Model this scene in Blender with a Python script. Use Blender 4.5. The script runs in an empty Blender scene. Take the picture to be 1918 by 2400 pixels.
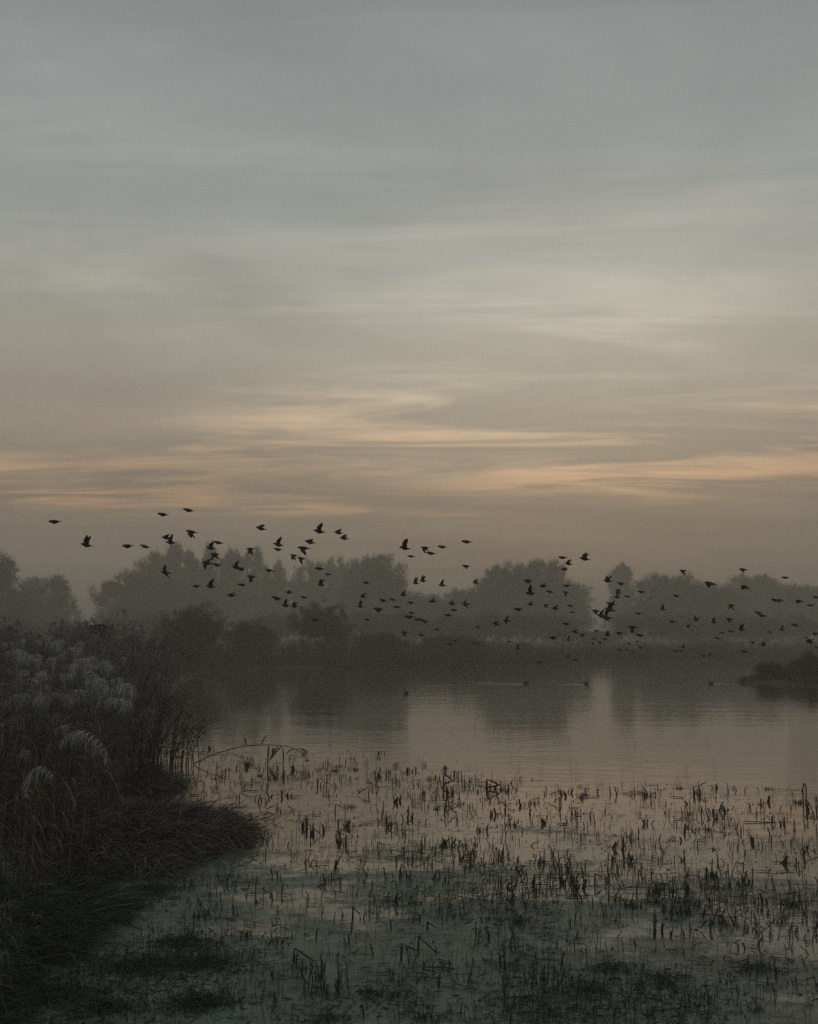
import bpy, math, random
import numpy as np

rng = np.random.default_rng(11)
random.seed(11)
scene = bpy.context.scene
COL = scene.collection

# ------------------------------------------------------------------ camera
CAM_H, PITCH, FPX = 2.5, math.radians(7.0), 2400.0      # focal length in photo pixels (1918 x 2400)
cam_d = bpy.data.cameras.new('camera')
cam_d.sensor_fit = 'VERTICAL'; cam_d.sensor_height = 36.0; cam_d.lens = 36.0 * FPX / 2400.0
cam_d.clip_start = 0.05; cam_d.clip_end = 5000
cam = bpy.data.objects.new('camera', cam_d); COL.objects.link(cam)
cam.location = (0, 0, CAM_H); cam.rotation_euler = (math.pi/2 + PITCH, 0, 0)
scene.camera = cam

# ------------------------------------------------------------------ sky
SUN_EL, SUN_AZ = math.radians(5.0), math.radians(10.0)   # azimuth to the right of the view axis
world = bpy.data.worlds.new('World'); scene.world = world; world.use_nodes = True
nt = world.node_tree; nt.nodes.clear()
def N(t, **kw):
    n = nt.nodes.new(t)
    for k, v in kw.items(): setattr(n, k, v)
    return n
def L(a, b): nt.links.new(a, b)
def s2l(c):
    return tuple(((x/255)/12.92 if x/255 <= .04045 else (((x/255)+.055)/1.055)**2.4) for x in c)
def math_node(op, a, b=None, clamp=False):
    n = N('ShaderNodeMath', operation=op, use_clamp=clamp)
    for i, v in enumerate((a, b)):
        if v is None: continue
        if isinstance(v, (int, float)): n.inputs[i].default_value = v
        else: L(v, n.inputs[i])
    return n.outputs[0]
def ramp(fac, stops, interp='EASE'):
    r = N('ShaderNodeValToRGB'); cr = r.color_ramp; cr.interpolation = interp
    while len(cr.elements) < len(stops): cr.elements.new(1.0)
    for e, (p, c) in zip(cr.elements, stops):
        e.position = p; e.color = (*s2l(c), 1) if len(c) == 3 else c
    L(fac, r.inputs[0]); return r.outputs[0]
tc = N('ShaderNodeTexCoord')
sep = N('ShaderNodeSeparateXYZ'); L(tc.outputs['Generated'], sep.inputs[0])
dx, dy, dz = sep.outputs
dzc = math_node('MAXIMUM', dz, 0.0)
den = math_node('ADD', dzc, 0.045)
px = math_node('DIVIDE', dx, den); py = math_node('DIVIDE', dy, den)
def cloud(sx, sy, off, detail, scale, rough=.55, dist=.3):
    cx = math_node('MULTIPLY', px, sx); cy = math_node('MULTIPLY', py, sy)
    cmb = N('ShaderNodeCombineXYZ'); L(cx, cmb.inputs[0]); L(cy, cmb.inputs[1]); cmb.inputs[2].default_value = off
    n = N('ShaderNodeTexNoise'); n.inputs['Scale'].default_value = scale; n.inputs['Detail'].default_value = detail
    n.inputs['Roughness'].default_value = rough; n.inputs['Distortion'].default_value = dist
    L(cmb.outputs[0], n.inputs['Vector']); return n.outputs['Fac']
c1 = cloud(.62, 1.9, 1.7, 7, 1.0, .6, .7)
c2 = cloud(.24, .50, 6.2, 3, 1.0)
c3 = cloud(1.5, 4.6, 5.7, 5, 1.0, .6, .5)
c4 = cloud(.9, .9, 2.3, 5, 1.0, .6, .4)
base = ramp(dzc, [(0.0, (128,117,103)), (.110, (128,117,103)), (.15, (133,122,107)), (.20, (142,132,118)),
                  (.27, (147,143,131)), (.36, (142,145,140)), (.46, (131,137,137)), (.62, (115,122,123)), (1.0, (102,110,114))], 'LINEAR')
lit = ramp(dzc, [(0.0, (128,117,103)), (.112, (132,119,103)), (.135, (226,174,126)), (.20, (222,186,145)),
                 (.27, (206,193,168)), (.36, (168,166,156)), (.46, (149,151,148)), (.62, (131,135,134)), (1.0, (116,121,124))], 'LINEAR')
m1 = ramp(c1, [(.43, (0,0,0,1)), (.66, (1,1,1,1))])
m2 = ramp(c2, [(.34, (0.08,0.08,0.08,1)), (.62, (1,1,1,1))])
m3 = ramp(c3, [(.30, (0.40,0.40,0.40,1)), (.66, (1,1,1,1))])
msk = math_node('MULTIPLY', math_node('MULTIPLY', m1, m2), m3)
mixc = N('ShaderNodeMixRGB'); L(msk, mixc.inputs[0]); L(base, mixc.inputs[1]); L(lit, mixc.inputs[2])
mott = N('ShaderNodeMapRange'); L(c4, mott.inputs[0]); mott.inputs[1].default_value = .3; mott.inputs[2].default_value = .7; mott.inputs[3].default_value = .86; mott.inputs[4].default_value = 1.10
mmul = N('ShaderNodeMixRGB', blend_type='MULTIPLY'); mmul.inputs[0].default_value = 1.0; L(mixc.outputs[0], mmul.inputs[1]); L(mott.outputs[0], mmul.inputs[2])
# veiled glow round the hidden sun, wider than high
ga, ge = math.radians(8), math.radians(15.5)
aw = math_node('DIVIDE', math_node('SUBTRACT', math_node('ARCTAN2', dx, dy), ga), .27)
ew = math_node('DIVIDE', math_node('SUBTRACT', math_node('ARCSINE', dz), ge), .11)
gauss = math_node('EXPONENT', math_node('MULTIPLY', math_node('ADD', math_node('MULTIPLY', aw, aw), math_node('MULTIPLY', ew, ew)), -1.0))
glow = math_node('MULTIPLY', gauss, math_node('ADD', math_node('MULTIPLY', m1, .10), .12))
gcol = N('ShaderNodeMixRGB', blend_type='ADD'); gcol.inputs[0].default_value = 1.0; L(mmul.outputs[0], gcol.inputs[1])
gs = N('ShaderNodeMixRGB', blend_type='MULTIPLY'); gs.inputs[0].default_value = 1.0; gs.inputs[1].default_value = (1.0, .90, .70, 1); L(glow, gs.inputs[2]); L(gs.outputs[0], gcol.inputs[2])
nish = N('ShaderNodeTexSky'); nish.sky_type = 'NISHITA'; nish.sun_disc = False
nish.sun_elevation = SUN_EL; nish.sun_rotation = SUN_AZ
nish.air_density = 1.5; nish.dust_density = 3.0
bg1 = N('ShaderNodeBackground'); L(gcol.outputs[0], bg1.inputs[0]); bg1.inputs[1].default_value = 1.0
bg2 = N('ShaderNodeBackground'); L(nish.outputs[0], bg2.inputs[0]); bg2.inputs[1].default_value = 0.0015
add = N('ShaderNodeAddShader'); L(bg1.outputs[0], add.inputs[0]); L(bg2.outputs[0], add.inputs[1])
wo = N('ShaderNodeOutputWorld'); L(add.outputs[0], wo.inputs[0])

# ------------------------------------------------------------------ sun (veiled, almost set)
sd = bpy.data.lights.new('sun', 'SUN'); sd.energy = 0.008; sd.angle = math.radians(20); sd.color = (1, .82, .62)
sun = bpy.data.objects.new('sun', sd); COL.objects.link(sun)
sun.rotation_euler = (math.pi/2 - SUN_EL, 0, math.pi - SUN_AZ)     # shines from ahead, back towards the camera

# ------------------------------------------------------------------ render settings
vs = scene.view_settings
vs.view_transform = 'Standard'; vs.look = 'None'; vs.exposure = 0.42; vs.gamma = 1.0; vs.use_curve_mapping = False
cy = scene.cycles
cy.max_bounces = 5; cy.diffuse_bounces = 2; cy.glossy_bounces = 3; cy.transmission_bounces = 2
cy.volume_bounces = 1; cy.transparent_max_bounces = 8; cy.use_denoising = False
cy.sample_clamp_indirect = 4.0

# ------------------------------------------------------------------ pixel <-> place
def ray(x, y):
    cx, cyy = (x - 959.0)/FPX, (1200.0 - y)/FPX
    c, s = math.cos(PITCH), math.sin(PITCH)
    return np.array([cx, c - cyy*s, s + cyy*c])
def on_plane(x, y, z=0.0):
    d = ray(x, y); t = (z - CAM_H)/d[2]; return np.array([d[0]*t, d[1]*t, z])
def at_depth(x, y, Y):
    d = ray(x, y); t = Y/d[1]; return np.array([d[0]*t, Y, CAM_H + d[2]*t])

# ------------------------------------------------------------------ noise helpers
_G = rng.random((257, 257))
def vnoise(x, y):
    x = np.asarray(x, float); y = np.asarray(y, float)
    xi = np.floor(x).astype(int); yi = np.floor(y).astype(int)
    fx = x - xi; fy = y - yi
    fx = fx*fx*(3-2*fx); fy = fy*fy*(3-2*fy)
    a = _G[xi % 256, yi % 256]; b = _G[(xi+1) % 256, yi % 256]
    c = _G[xi % 256, (yi+1) % 256]; d = _G[(xi+1) % 256, (yi+1) % 256]
    return (a*(1-fx)+b*fx)*(1-fy) + (c*(1-fx)+d*fx)*fy
def fbm(x, y, o=4):
    s = 0; a = .5; t = 0
    for k in range(o):
        s = s + a*vnoise(np.asarray(x)*2**k + 17*k, np.asarray(y)*2**k + 31*k); t += a; a *= .5
    return s/t

# ------------------------------------------------------------------ mesh helpers
def tri_mesh(name, V, F, smooth=False):
    V = np.ascontiguousarray(V, np.float32); F = np.ascontiguousarray(F, np.int32)
    me = bpy.data.meshes.new(name)
    me.vertices.add(len(V)); me.vertices.foreach_set('co', V.ravel())
    me.loops.add(F.size); me.loops.foreach_set('vertex_index', F.ravel())
    me.polygons.add(len(F)); me.polygons.foreach_set('loop_start', np.arange(0, F.size, 3, dtype=np.int32))
    if smooth: me.polygons.foreach_set('use_smooth', np.ones(len(F), bool))
    me.update(calc_edges=True); return me
def join(parts):
    Vs, Fs, o = [], [], 0
    for V, F in parts:
        if len(V) == 0: continue
        Vs.append(V); Fs.append(F + o); o += len(V)
    return np.concatenate(Vs), np.concatenate(Fs)
def unit(v): return v/np.maximum(np.linalg.norm(v, axis=-1, keepdims=True), 1e-9)
def ribbons(P, W, S):
    """P (N,K,3) centre lines, W (N,K) widths, S (N,3) or (N,K,3) side directions"""
    P = np.asarray(P, float); n, K = P.shape[:2]
    if S.ndim == 2: S = S[:, None, :]
    h = S*np.asarray(W)[..., None]*.5
    V = np.stack([P-h, P+h], 2).reshape(-1, 3)
    b = (np.arange(n)*K*2)[:, None] + (np.arange(K-1)*2)[None, :]; b = b.ravel()
    F = np.concatenate([np.stack([b, b+1, b+3], 1), np.stack([b, b+3, b+2], 1)])
    return V, F
def tubes(P, R, sides=3, cap=False):
    P = np.asarray(P, float); n, K = P.shape[:2]
    T = unit(np.gradient(P, axis=1))
    ref = np.where(np.abs(T[:, :1, 2:3]) > .8, np.array([1., 0, 0]), np.array([0, 0, 1.]))
    A = unit(np.cross(T, np.broadcast_to(ref, T.shape))); B = np.cross(T, A)
    ang = np.arange(sides)*2*np.pi/sides
    ring = A[:, :, None, :]*np.cos(ang)[None, None, :, None] + B[:, :, None, :]*np.sin(ang)[None, None, :, None]
    V = (P[:, :, None, :] + ring*np.asarray(R)[:, :, None, None]).reshape(-1, 3)
    Fs = []
    b0 = (np.arange(n)*K*sides)[:, None] + (np.arange(K-1)*sides)[None, :]; b0 = b0.ravel()
    for s in range(sides):
        s2 = (s+1) % sides
        Fs += [np.stack([b0+s, b0+s2, b0+sides+s2], 1), np.stack([b0+s, b0+sides+s2, b0+sides+s], 1)]
    if cap:
        e = np.arange(n)*K*sides + (K-1)*sides
        for s in range(1, sides-1): Fs.append(np.stack([e, e+s, e+s+1], 1))
    return V, np.concatenate(Fs)
def obj(name, me, mat=None, parent=None, loc=None, rot=None, scale=None):
    o = bpy.data.objects.new(name, me); COL.objects.link(o)
    if mat is not None and me is not None and not me.materials: me.materials.append(mat)
    if parent: o.parent = parent
    if loc is not None: o.location = loc
    if rot is not None: o.rotation_euler = rot
    if scale is not None: o.scale = (scale,)*3 if np.isscalar(scale) else scale
    return o
def tag(o, label=None, cat=None, group=None, kind=None):
    if label: o['label'] = label
    if cat: o['category'] = cat
    if group: o['group'] = group
    if kind: o['kind'] = kind
    return o

# ------------------------------------------------------------------ materials
def material(name, col, rough=.9, col2=None, var=.35, spec=.2, noise=None):
    m = bpy.data.materials.new(name); m.use_nodes = True; t = m.node_tree
    p = t.nodes['Principled BSDF']; p.inputs['Roughness'].default_value = rough
    p.inputs['Specular IOR Level'].default_value = spec
    g = t.nodes.new('ShaderNodeNewGeometry')
    r = t.nodes.new('ShaderNodeValToRGB'); cr = r.color_ramp
    c2 = col2 or tuple(c*(1+var) for c in col)
    cr.elements[0].color = (*[c*(1-var) for c in col], 1); cr.elements[1].color = (*c2, 1)
    if noise:
        n = t.nodes.new('ShaderNodeTexNoise'); n.inputs['Scale'].default_value = noise; n.inputs['Detail'].default_value = 6
        tcn = t.nodes.new('ShaderNodeTexCoord'); t.links.new(tcn.outputs['Object'], n.inputs['Vector'])
        cr.elements[0].position = .3; cr.elements[1].position = .7
        t.links.new(n.outputs['Fac'], r.inputs[0])
    else:
        t.links.new(g.outputs['Random Per Island'], r.inputs[0])
    t.links.new(r.outputs[0], p.inputs['Base Color'])
    return m
M = {}
M['twig'] = material('twig_bark', (.055,.047,.038), col2=(.09,.078,.062))
M['bark'] = material('bark', (.07,.06,.05), noise=6)
M['pale_bark'] = material('pale_bark', (.30,.29,.27), noise=5)
M['stem'] = material('reed_stem', (.075,.064,.053), col2=(.21,.185,.155))
M['leaf'] = material('reed_leaf', (.085,.075,.058), col2=(.19,.165,.13))
M['plume'] = material('frosted_plume', (.36,.365,.375), col2=(.60,.605,.615), rough=1)
M['dull_plume'] = material('dull_plume', (.11,.105,.105), col2=(.24,.235,.24), rough=1)
M['stub'] = material('wet_stub', (.030,.028,.020), col2=(.06,.052,.035), rough=.6)
M['weed'] = material('weed', (.018,.032,.022), col2=(.045,.068,.045), rough=.8)
M['litter'] = material('litter', (.05,.044,.036), col2=(.19,.165,.135))
M['straw'] = material('pale_straw', (.22,.19,.15), col2=(.34,.30,.25))
M['feather'] = material('dark_feather', (.014,.013,.013), rough=.55, spec=.3, noise=40)
M['beak'] = material('dark_beak', (.05,.04,.02), rough=.4, noise=60)
M['white_bill'] = material('white_bill', (.6,.57,.52), rough=.4, noise=60)
M['far_reed'] = material('far_reed', (.045,.039,.031), col2=(.07,.06,.047))

def ground_material():
    m = bpy.data.materials.new('marsh_soil'); m.use_nodes = True; t = m.node_tree
    p = t.nodes['Principled BSDF']; p.inputs['Roughness'].default_value = .9
    tcn = t.nodes.new('ShaderNodeTexCoord')
    n = t.nodes.new('ShaderNodeTexNoise'); n.inputs['Scale'].default_value = 1.3; n.inputs['Detail'].default_value = 10
    t.links.new(tcn.outputs['Object'], n.inputs['Vector'])
    r = t.nodes.new('ShaderNodeValToRGB'); t.links.new(n.outputs['Fac'], r.inputs[0])
    r.color_ramp.elements[0].position = .35; r.color_ramp.elements[0].color = (.022,.02,.014,1)
    r.color_ramp.elements[1].position = .7; r.color_ramp.elements[1].color = (.055,.05,.033,1)
    t.links.new(r.outputs[0], p.inputs['Base Color'])
    b = t.nodes.new('ShaderNodeBump'); b.inputs['Strength'].default_value = .6; b.inputs['Distance'].default_value = .05
    n2 = t.nodes.new('ShaderNodeTexNoise'); n2.inputs['Scale'].default_value = 14; n2.inputs['Detail'].default_value = 8
    t.links.new(tcn.outputs['Object'], n2.inputs['Vector']); t.links.new(n2.outputs['Fac'], b.inputs['Height'])
    t.links.new(b.outputs[0], p.inputs['Normal'])
    return m
def water_material():
    m = bpy.data.materials.new('lake_water'); m.use_nodes = True; t = m.node_tree
    nodes, lk = t.nodes, t.links
    nodes.clear()
    out = nodes.new('ShaderNodeOutputMaterial')
    tcn = nodes.new('ShaderNodeTexCoord')
    sepn = nodes.new('ShaderNodeSeparateXYZ'); lk.new(tcn.outputs['Object'], sepn.inputs[0])
    def noise(scale, detail, vec=None, dist=0, rough=.5):
        n = nodes.new('ShaderNodeTexNoise'); n.inputs['Scale'].default_value = scale; n.inputs['Detail'].default_value = detail
        n.inputs['Distortion'].default_value = dist; n.inputs['Roughness'].default_value = rough
        lk.new(vec or tcn.outputs['Object'], n.inputs['Vector']); return n.outputs['Fac']
    def mp(sx, sy):
        mm = nodes.new('ShaderNodeMapping'); mm.inputs['Scale'].default_value = (sx, sy, 1)
        lk.new(tcn.outputs['Object'], mm.inputs[0]); return mm.outputs[0]
    def mth(op, a, b, clamp=False):
        n = nodes.new('ShaderNodeMath'); n.operation = op; n.use_clamp = clamp
        for i, v in enumerate((a, b)):
            if isinstance(v, (int, float)): n.inputs[i].default_value = v
            else: lk.new(v, n.inputs[i])
        return n.outputs[0]
    def rmp(fac, p0, c0, p1, c1):
        r = nodes.new('ShaderNodeValToRGB'); lk.new(fac, r.inputs[0])
        r.color_ramp.elements[0].position = p0; r.color_ramp.elements[0].color = (*c0, 1)
        r.color_ramp.elements[1].position = p1; r.color_ramp.elements[1].color = (*c1, 1)
        return r.outputs[0]
    # ripples: patches of fine wavelets, calm between
    wave = noise(3.2, 3, mp(.55, 1.0)); patch = noise(.07, 3, mp(.6, 1.0))
    pm = rmp(patch, .40, (.12,.12,.12), .68, (1,1,1))
    swell = noise(.55, 2, mp(.5, 1.0))
    h = mth('ADD', mth('MULTIPLY', wave, pm), mth('MULTIPLY', swell, .9))
    bump = nodes.new('ShaderNodeBump'); bump.inputs['Strength'].default_value = 1.0; bump.inputs['Distance'].default_value = .0075
    lk.new(h, bump.inputs['Height'])
    clear = nodes.new('ShaderNodeBsdfPrincipled')
    clear.inputs['Base Color'].default_value = (.058,.060,.047,1); clear.inputs['Roughness'].default_value = .07
    clear.inputs['IOR'].default_value = 1.52
    lk.new(bump.outputs[0], clear.inputs['Normal'])
    # algae and weed film in the shallows
    film = nodes.new('ShaderNodeBsdfPrincipled')
    fc = noise(3.0, 12, mp(.6, 1.0), dist=.8, rough=.78)
    mxc = nodes.new('ShaderNodeMixRGB')
    gm = nodes.new('ShaderNodeMapRange'); lk.new(mth('ADD', sepn.outputs[0], mth('MULTIPLY', noise(.5, 4), 5.0)), gm.inputs[0])
    gm.inputs[1].default_value = 3.0; gm.inputs[2].default_value = 7.0
    lk.new(gm.outputs[0], mxc.inputs[0])
    lk.new(rmp(fc, .34, (.008,.024,.017), .66, (.10,.165,.115)), mxc.inputs[1])
    lk.new(rmp(fc, .34, (.014,.020,.016), .66, (.20,.19,.155)), mxc.inputs[2])
    lk.new(mxc.outputs[0], film.inputs['Base Color'])
    film.inputs['Roughness'].default_value = .42; film.inputs['Specular IOR Level'].default_value = .35
    b2 = nodes.new('ShaderNodeBump'); b2.inputs['Strength'].default_value = 1.0; b2.inputs['Distance'].default_value = .03
    lk.new(noise(9, 6, mp(.8, 1.0)), b2.inputs['Height']); lk.new(b2.outputs[0], film.inputs['Normal'])
    # where: distance of the shallows plus broken noise
    near = nodes.new('ShaderNodeMapRange'); lk.new(mth('ADD', sepn.outputs[1], mth('MULTIPLY', sepn.outputs[0], .28)), near.inputs[0])
    near.inputs[1].default_value = 17.0; near.inputs[2].default_value = 7.5
    near.inputs[3].default_value = -.20; near.inputs[4].default_value = .20
    fm = mth('ADD', mth('ADD', noise(.85, 10, mp(.55, 1.0), dist=.6, rough=.66), mth('MULTIPLY', mth('SUBTRACT', noise(7, 6, mp(.55, 1.0), rough=.7), .5), .30)), near.outputs[0])
    mk = rmp(fm, .48, (0,0,0), .60, (1,1,1))
    mx = nodes.new('ShaderNodeMixShader'); lk.new(mk, mx.inputs[0]); lk.new(clear.outputs[0], mx.inputs[1]); lk.new(film.outputs[0], mx.inputs[2])
    lk.new(mx.outputs[0], out.inputs[0])
    return m
M['soil'] = ground_material(); M['water'] = water_material()

# ------------------------------------------------------------------ the ground and the lake
def shore_left(Y):
    return np.interp(Y, [-20, 4, 6.6, 8.4, 10.2, 11, 13, 15.5, 18, 31, 57, 86, 120], [-9, -2.4, -2.65, -3.3, -4.1, -3.7, -3.4, -4.1, -4.3, -8.0, -12.5, -17, -22])
def shore_far(X):
    return np.interp(X, [-60, -16, 0, 15, 30, 60, 120], [84, 86, 91, 104, 120, 128, 132])
def height(X, Y):
    X = np.asarray(X, float); Y = np.asarray(Y, float)
    n = fbm(X*.35+5, Y*.35+9) - .5
    s = np.minimum(X - shore_left(Y), shore_far(X) - Y)          # > 0 in the lake
    s = np.minimum(s, Y - 2.2); s = np.minimum(s, 130 - X)
    s = s + n*1.0 + (fbm(X*.12, Y*.05+4, 3)-.5)*5.0*np.clip((Y-60)/30, 0, 1)
    z = np.where(s > 0, -np.minimum(s*.22, .9), np.minimum(-s*.22, .30) + np.clip(-s-4, 0, 60)*.010)
    isl = 1 - np.sqrt(((X-27.0)/8.0)**2 + ((Y-59)/4.0)**2) + n*.3
    z = np.maximum(z, np.minimum(isl*1.2, .35))
    back = np.clip((Y - 300)/600, 0, 1); z = z + back*2.0
    near = np.clip((2.2 - Y)/3.0, 0, 1); z = z + near*.7
    return z + (fbm(X*1.7, Y*1.7) - .5)*.10
def graded(lo, mid0, mid1, hi, fine, ncoarse, p=2.2):
    m = np.arange(mid0, mid1, fine)
    a = mid0 - (mid0-lo)*np.linspace(1, 0, ncoarse, endpoint=False)**p
    b = mid1 + (hi-mid1)*np.linspace(0, 1, ncoarse)**p
    return np.concatenate([a, m, b])
gx = graded(-900, -24, 34, 900, .35, 60); gy = graded(-60, 2, 96, 1500, .40, 50)
GX, GY = np.meshgrid(gx, gy, indexing='ij'); GZ = height(GX, GY)
def grid_faces(nx, ny):
    i = (np.arange(nx-1)[:, None]*ny + np.arange(ny-1)[None, :]).ravel()
    return np.concatenate([np.stack([i, i+ny, i+ny+1], 1), np.stack([i, i+ny+1, i+1], 1)])
ground = obj('ground', tri_mesh('ground', np.stack([GX, GY, GZ], -1).reshape(-1, 3), grid_faces(len(gx), len(gy)), True), M['soil'])
tag(ground, kind='structure')
wx = np.array([-60., 140.]); wy = np.array([-20., 150.])
WX, WY = np.meshgrid(wx, wy, indexing='ij')
water = obj('water', tri_mesh('water', np.stack([WX, WY, WX*0], -1).reshape(-1, 3), grid_faces(2, 2)), M['water'])
tag(water, kind='structure')

# ------------------------------------------------------------------ trees in the mist
def rand_dir(n, r, up=0.0):
    v = r.normal(size=(n, 3)); v[:, 2] += up; return unit(v)
def make_tree(name, label, x, top, hw, Y, style='round', bark='bark', seed=0, density=1.0, cat='tree', base=None, group='misty trees beyond the lake'):
    r = np.random.default_rng(100 + seed)
    b = at_depth(x, 1500, Y); X = b[0]; gz = float(height(X, Y))
    H = at_depth(x, top, Y)[2] - gz; R = hw/FPX*Y*(1.14 if style == 'round' else 1.0)
    root = obj(name, None, loc=(X, Y, gz - .05)); tag(root, label, cat, group)
    # lobes of the crown: centre, radii
    lobes = []
    if style == 'round':
        lobes.append((0, 0, H*.50, R*.86, R*.80, H*.50)); lobes.append((0, 0, H*.30, R*1.08, R*1.0, H*.30))
        for k in range(9):
            a = k*2.4 + r.random(); rr = R*(.45+.22*r.random()); h = H*(.28+.42*r.random())
            lobes.append((rr*1.1*math.cos(a), rr*math.sin(a), h, R*.46, R*.46, H*.24*(.8+.4*r.random())))
        for k in range(4):
            a = k*1.7 + r.random(); lobes.append((R*.35*math.cos(a), R*.35*math.sin(a), H*(.76+.06*r.random()), R*.36, R*.36, H*.17))
    elif style == 'upright':
        for k in range(9):
            a = k*2.4 + r.random(); rr = R*(.15+.75*r.random())
            hh = H*(.60+.24*r.random()) if k else H*.82
            lobes.append((rr*math.cos(a), rr*math.sin(a), hh, R*(.16+.14*r.random()), R*.25, (H-hh)*(1.0 if k == 0 else .5+.45*r.random())))
            lobes.append((rr*.9*math.cos(a), rr*.9*math.sin(a), hh*(.5+.25*r.random()), R*(.30+.2*r.random()), R*.40, H*.18))
        for k in range(4):
            a = k*1.6; lobes.append((R*.6*math.cos(a), R*.6*math.sin(a), H*.25, R*.5, R*.5, H*.20))
    else:   # shrub: stems fan out from the ground
        for k in range(10):
            a = k*2.4 + r.random(); rr = R*(.15+.5*r.random())
            lobes.append((rr*math.cos(a), rr*math.sin(a), H*(.32+.30*r.random()), R*.48, R*.48, H*.34))
        lobes.append((0, 0, H*.62, R*.5, R*.5, H*.37))
    wood = []
    r0 = max(.07, H*.016)
    k = np.linspace(0, 1, 7)[None, :, None]
    if style != 'shrub':
        ht = H*(.9 if style == 'upright' else .62)
        sway = r.normal(size=2)*.03*H
        Pt = np.concatenate([np.sin(k*2.2)*sway[0], np.sin(k*1.7)*sway[1], k*ht], -1)
        wood.append(tubes(Pt, (r0*(1-.8*k[..., 0])), 6))
    C = np.array([l[:3] for l in lobes]); Rd = np.array([l[3:] for l in lobes])
    n = len(lobes)
    st = np.zeros((n, 3)) if style == 'shrub' else np.stack([np.zeros(n), np.zeros(n), H*(.14+.30*r.random(n))], -1)
    st[:, :2] += r.normal(size=(n, 2))*.04*R
    midp = (st + C)/2 + np.stack([C[:, 0]*.15, C[:, 1]*.15, -H*.04*np.ones(n)], -1)
    P = (1-k)**2*st[:, None] + 2*k*(1-k)*midp[:, None] + k**2*C[:, None]
    wood.append(tubes(P, np.repeat((r0*.55*(1-.7*k[..., 0])), n, 0), 4))
    # boughs from each lobe's centre out to its clumps
    cl_c, cl_r = [], []
    for li, (c, rd) in enumerate(zip(C, Rd)):
        big = style == 'round' and li < 2
        m = 90 if big else 26
        d = rand_dir(m, r, .45); f = (.40+.55*r.random((m, 1)))
        e = c + d*rd*f
        cl_c.append(e); cl_r.append(np.full(m, rd.mean()*(.20 if big else .27))*(.6+.8*r.random(m)))
        kk = np.linspace(0, 1, 4)[None, :, None]
        Pb = c + (e-c)[:, None]*kk; Pb[:, :, 2] -= (np.sin(kk*np.pi)*.06*rd[2])[..., 0]
        wood.append(tubes(Pb, np.repeat(r0*.2*(1-.75*kk[..., 0]), m, 0), 3))
    V, F = join(wood); obj('trunk', tri_mesh('trunk', V, F, True), M[bark], root)
    cl_c = np.concatenate(cl_c); cl_r = np.concatenate(cl_r)
    nt_ = int(26000*density*min(1.6, max(.5, (H*R)/90.0)))
    w = cl_r**2; idx = r.choice(len(cl_c), nt_, p=w/w.sum())
    d = rand_dir(nt_, r, .25); f = r.random((nt_, 1))**.55
    off = d*cl_r[idx, None]*f*1.25
    s0 = cl_c[idx] + off*.6
    out_ = unit(cl_c[idx]*np.array([1, 1, .6]) - np.array([0, 0, H*.25]))
    td = unit(d*.7 + out_*.5 + r.normal(size=(nt_, 3))*.35 + np.array([0, 0, .35]))
    ln = (.35 + .65*r.random(nt_))*max(.45, H*.065)
    e = s0 + td*ln[:, None]; e[:, 2] = np.maximum(e[:, 2], .05); s0[:, 2] = np.maximum(s0[:, 2], .05)
    side = unit(np.cross(td, r.normal(size=(nt_, 3))))
    wd = (.030 + .04*r.random(nt_))*(Y/150.0)
    # long fine sprays that break the outline
    ns = nt_//7; kk2 = r.choice(nt_, ns, replace=False)
    ln[kk2] *= 1.9; e[kk2] = s0[kk2] + unit(out_[kk2]*.8 + np.array([0, 0, .55]) + r.normal(size=(ns, 3))*.3)*ln[kk2, None]; e[:, 2] = np.maximum(e[:, 2], .05)
    V = np.stack([s0 - side*wd[:, None]/2, s0 + side*wd[:, None]/2, e], 1).reshape(-1, 3)
    F = np.arange(len(V)).reshape(-1, 3)
    obj('crown', tri_mesh('crown', V, F), M['twig'], root)
    return root
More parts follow.
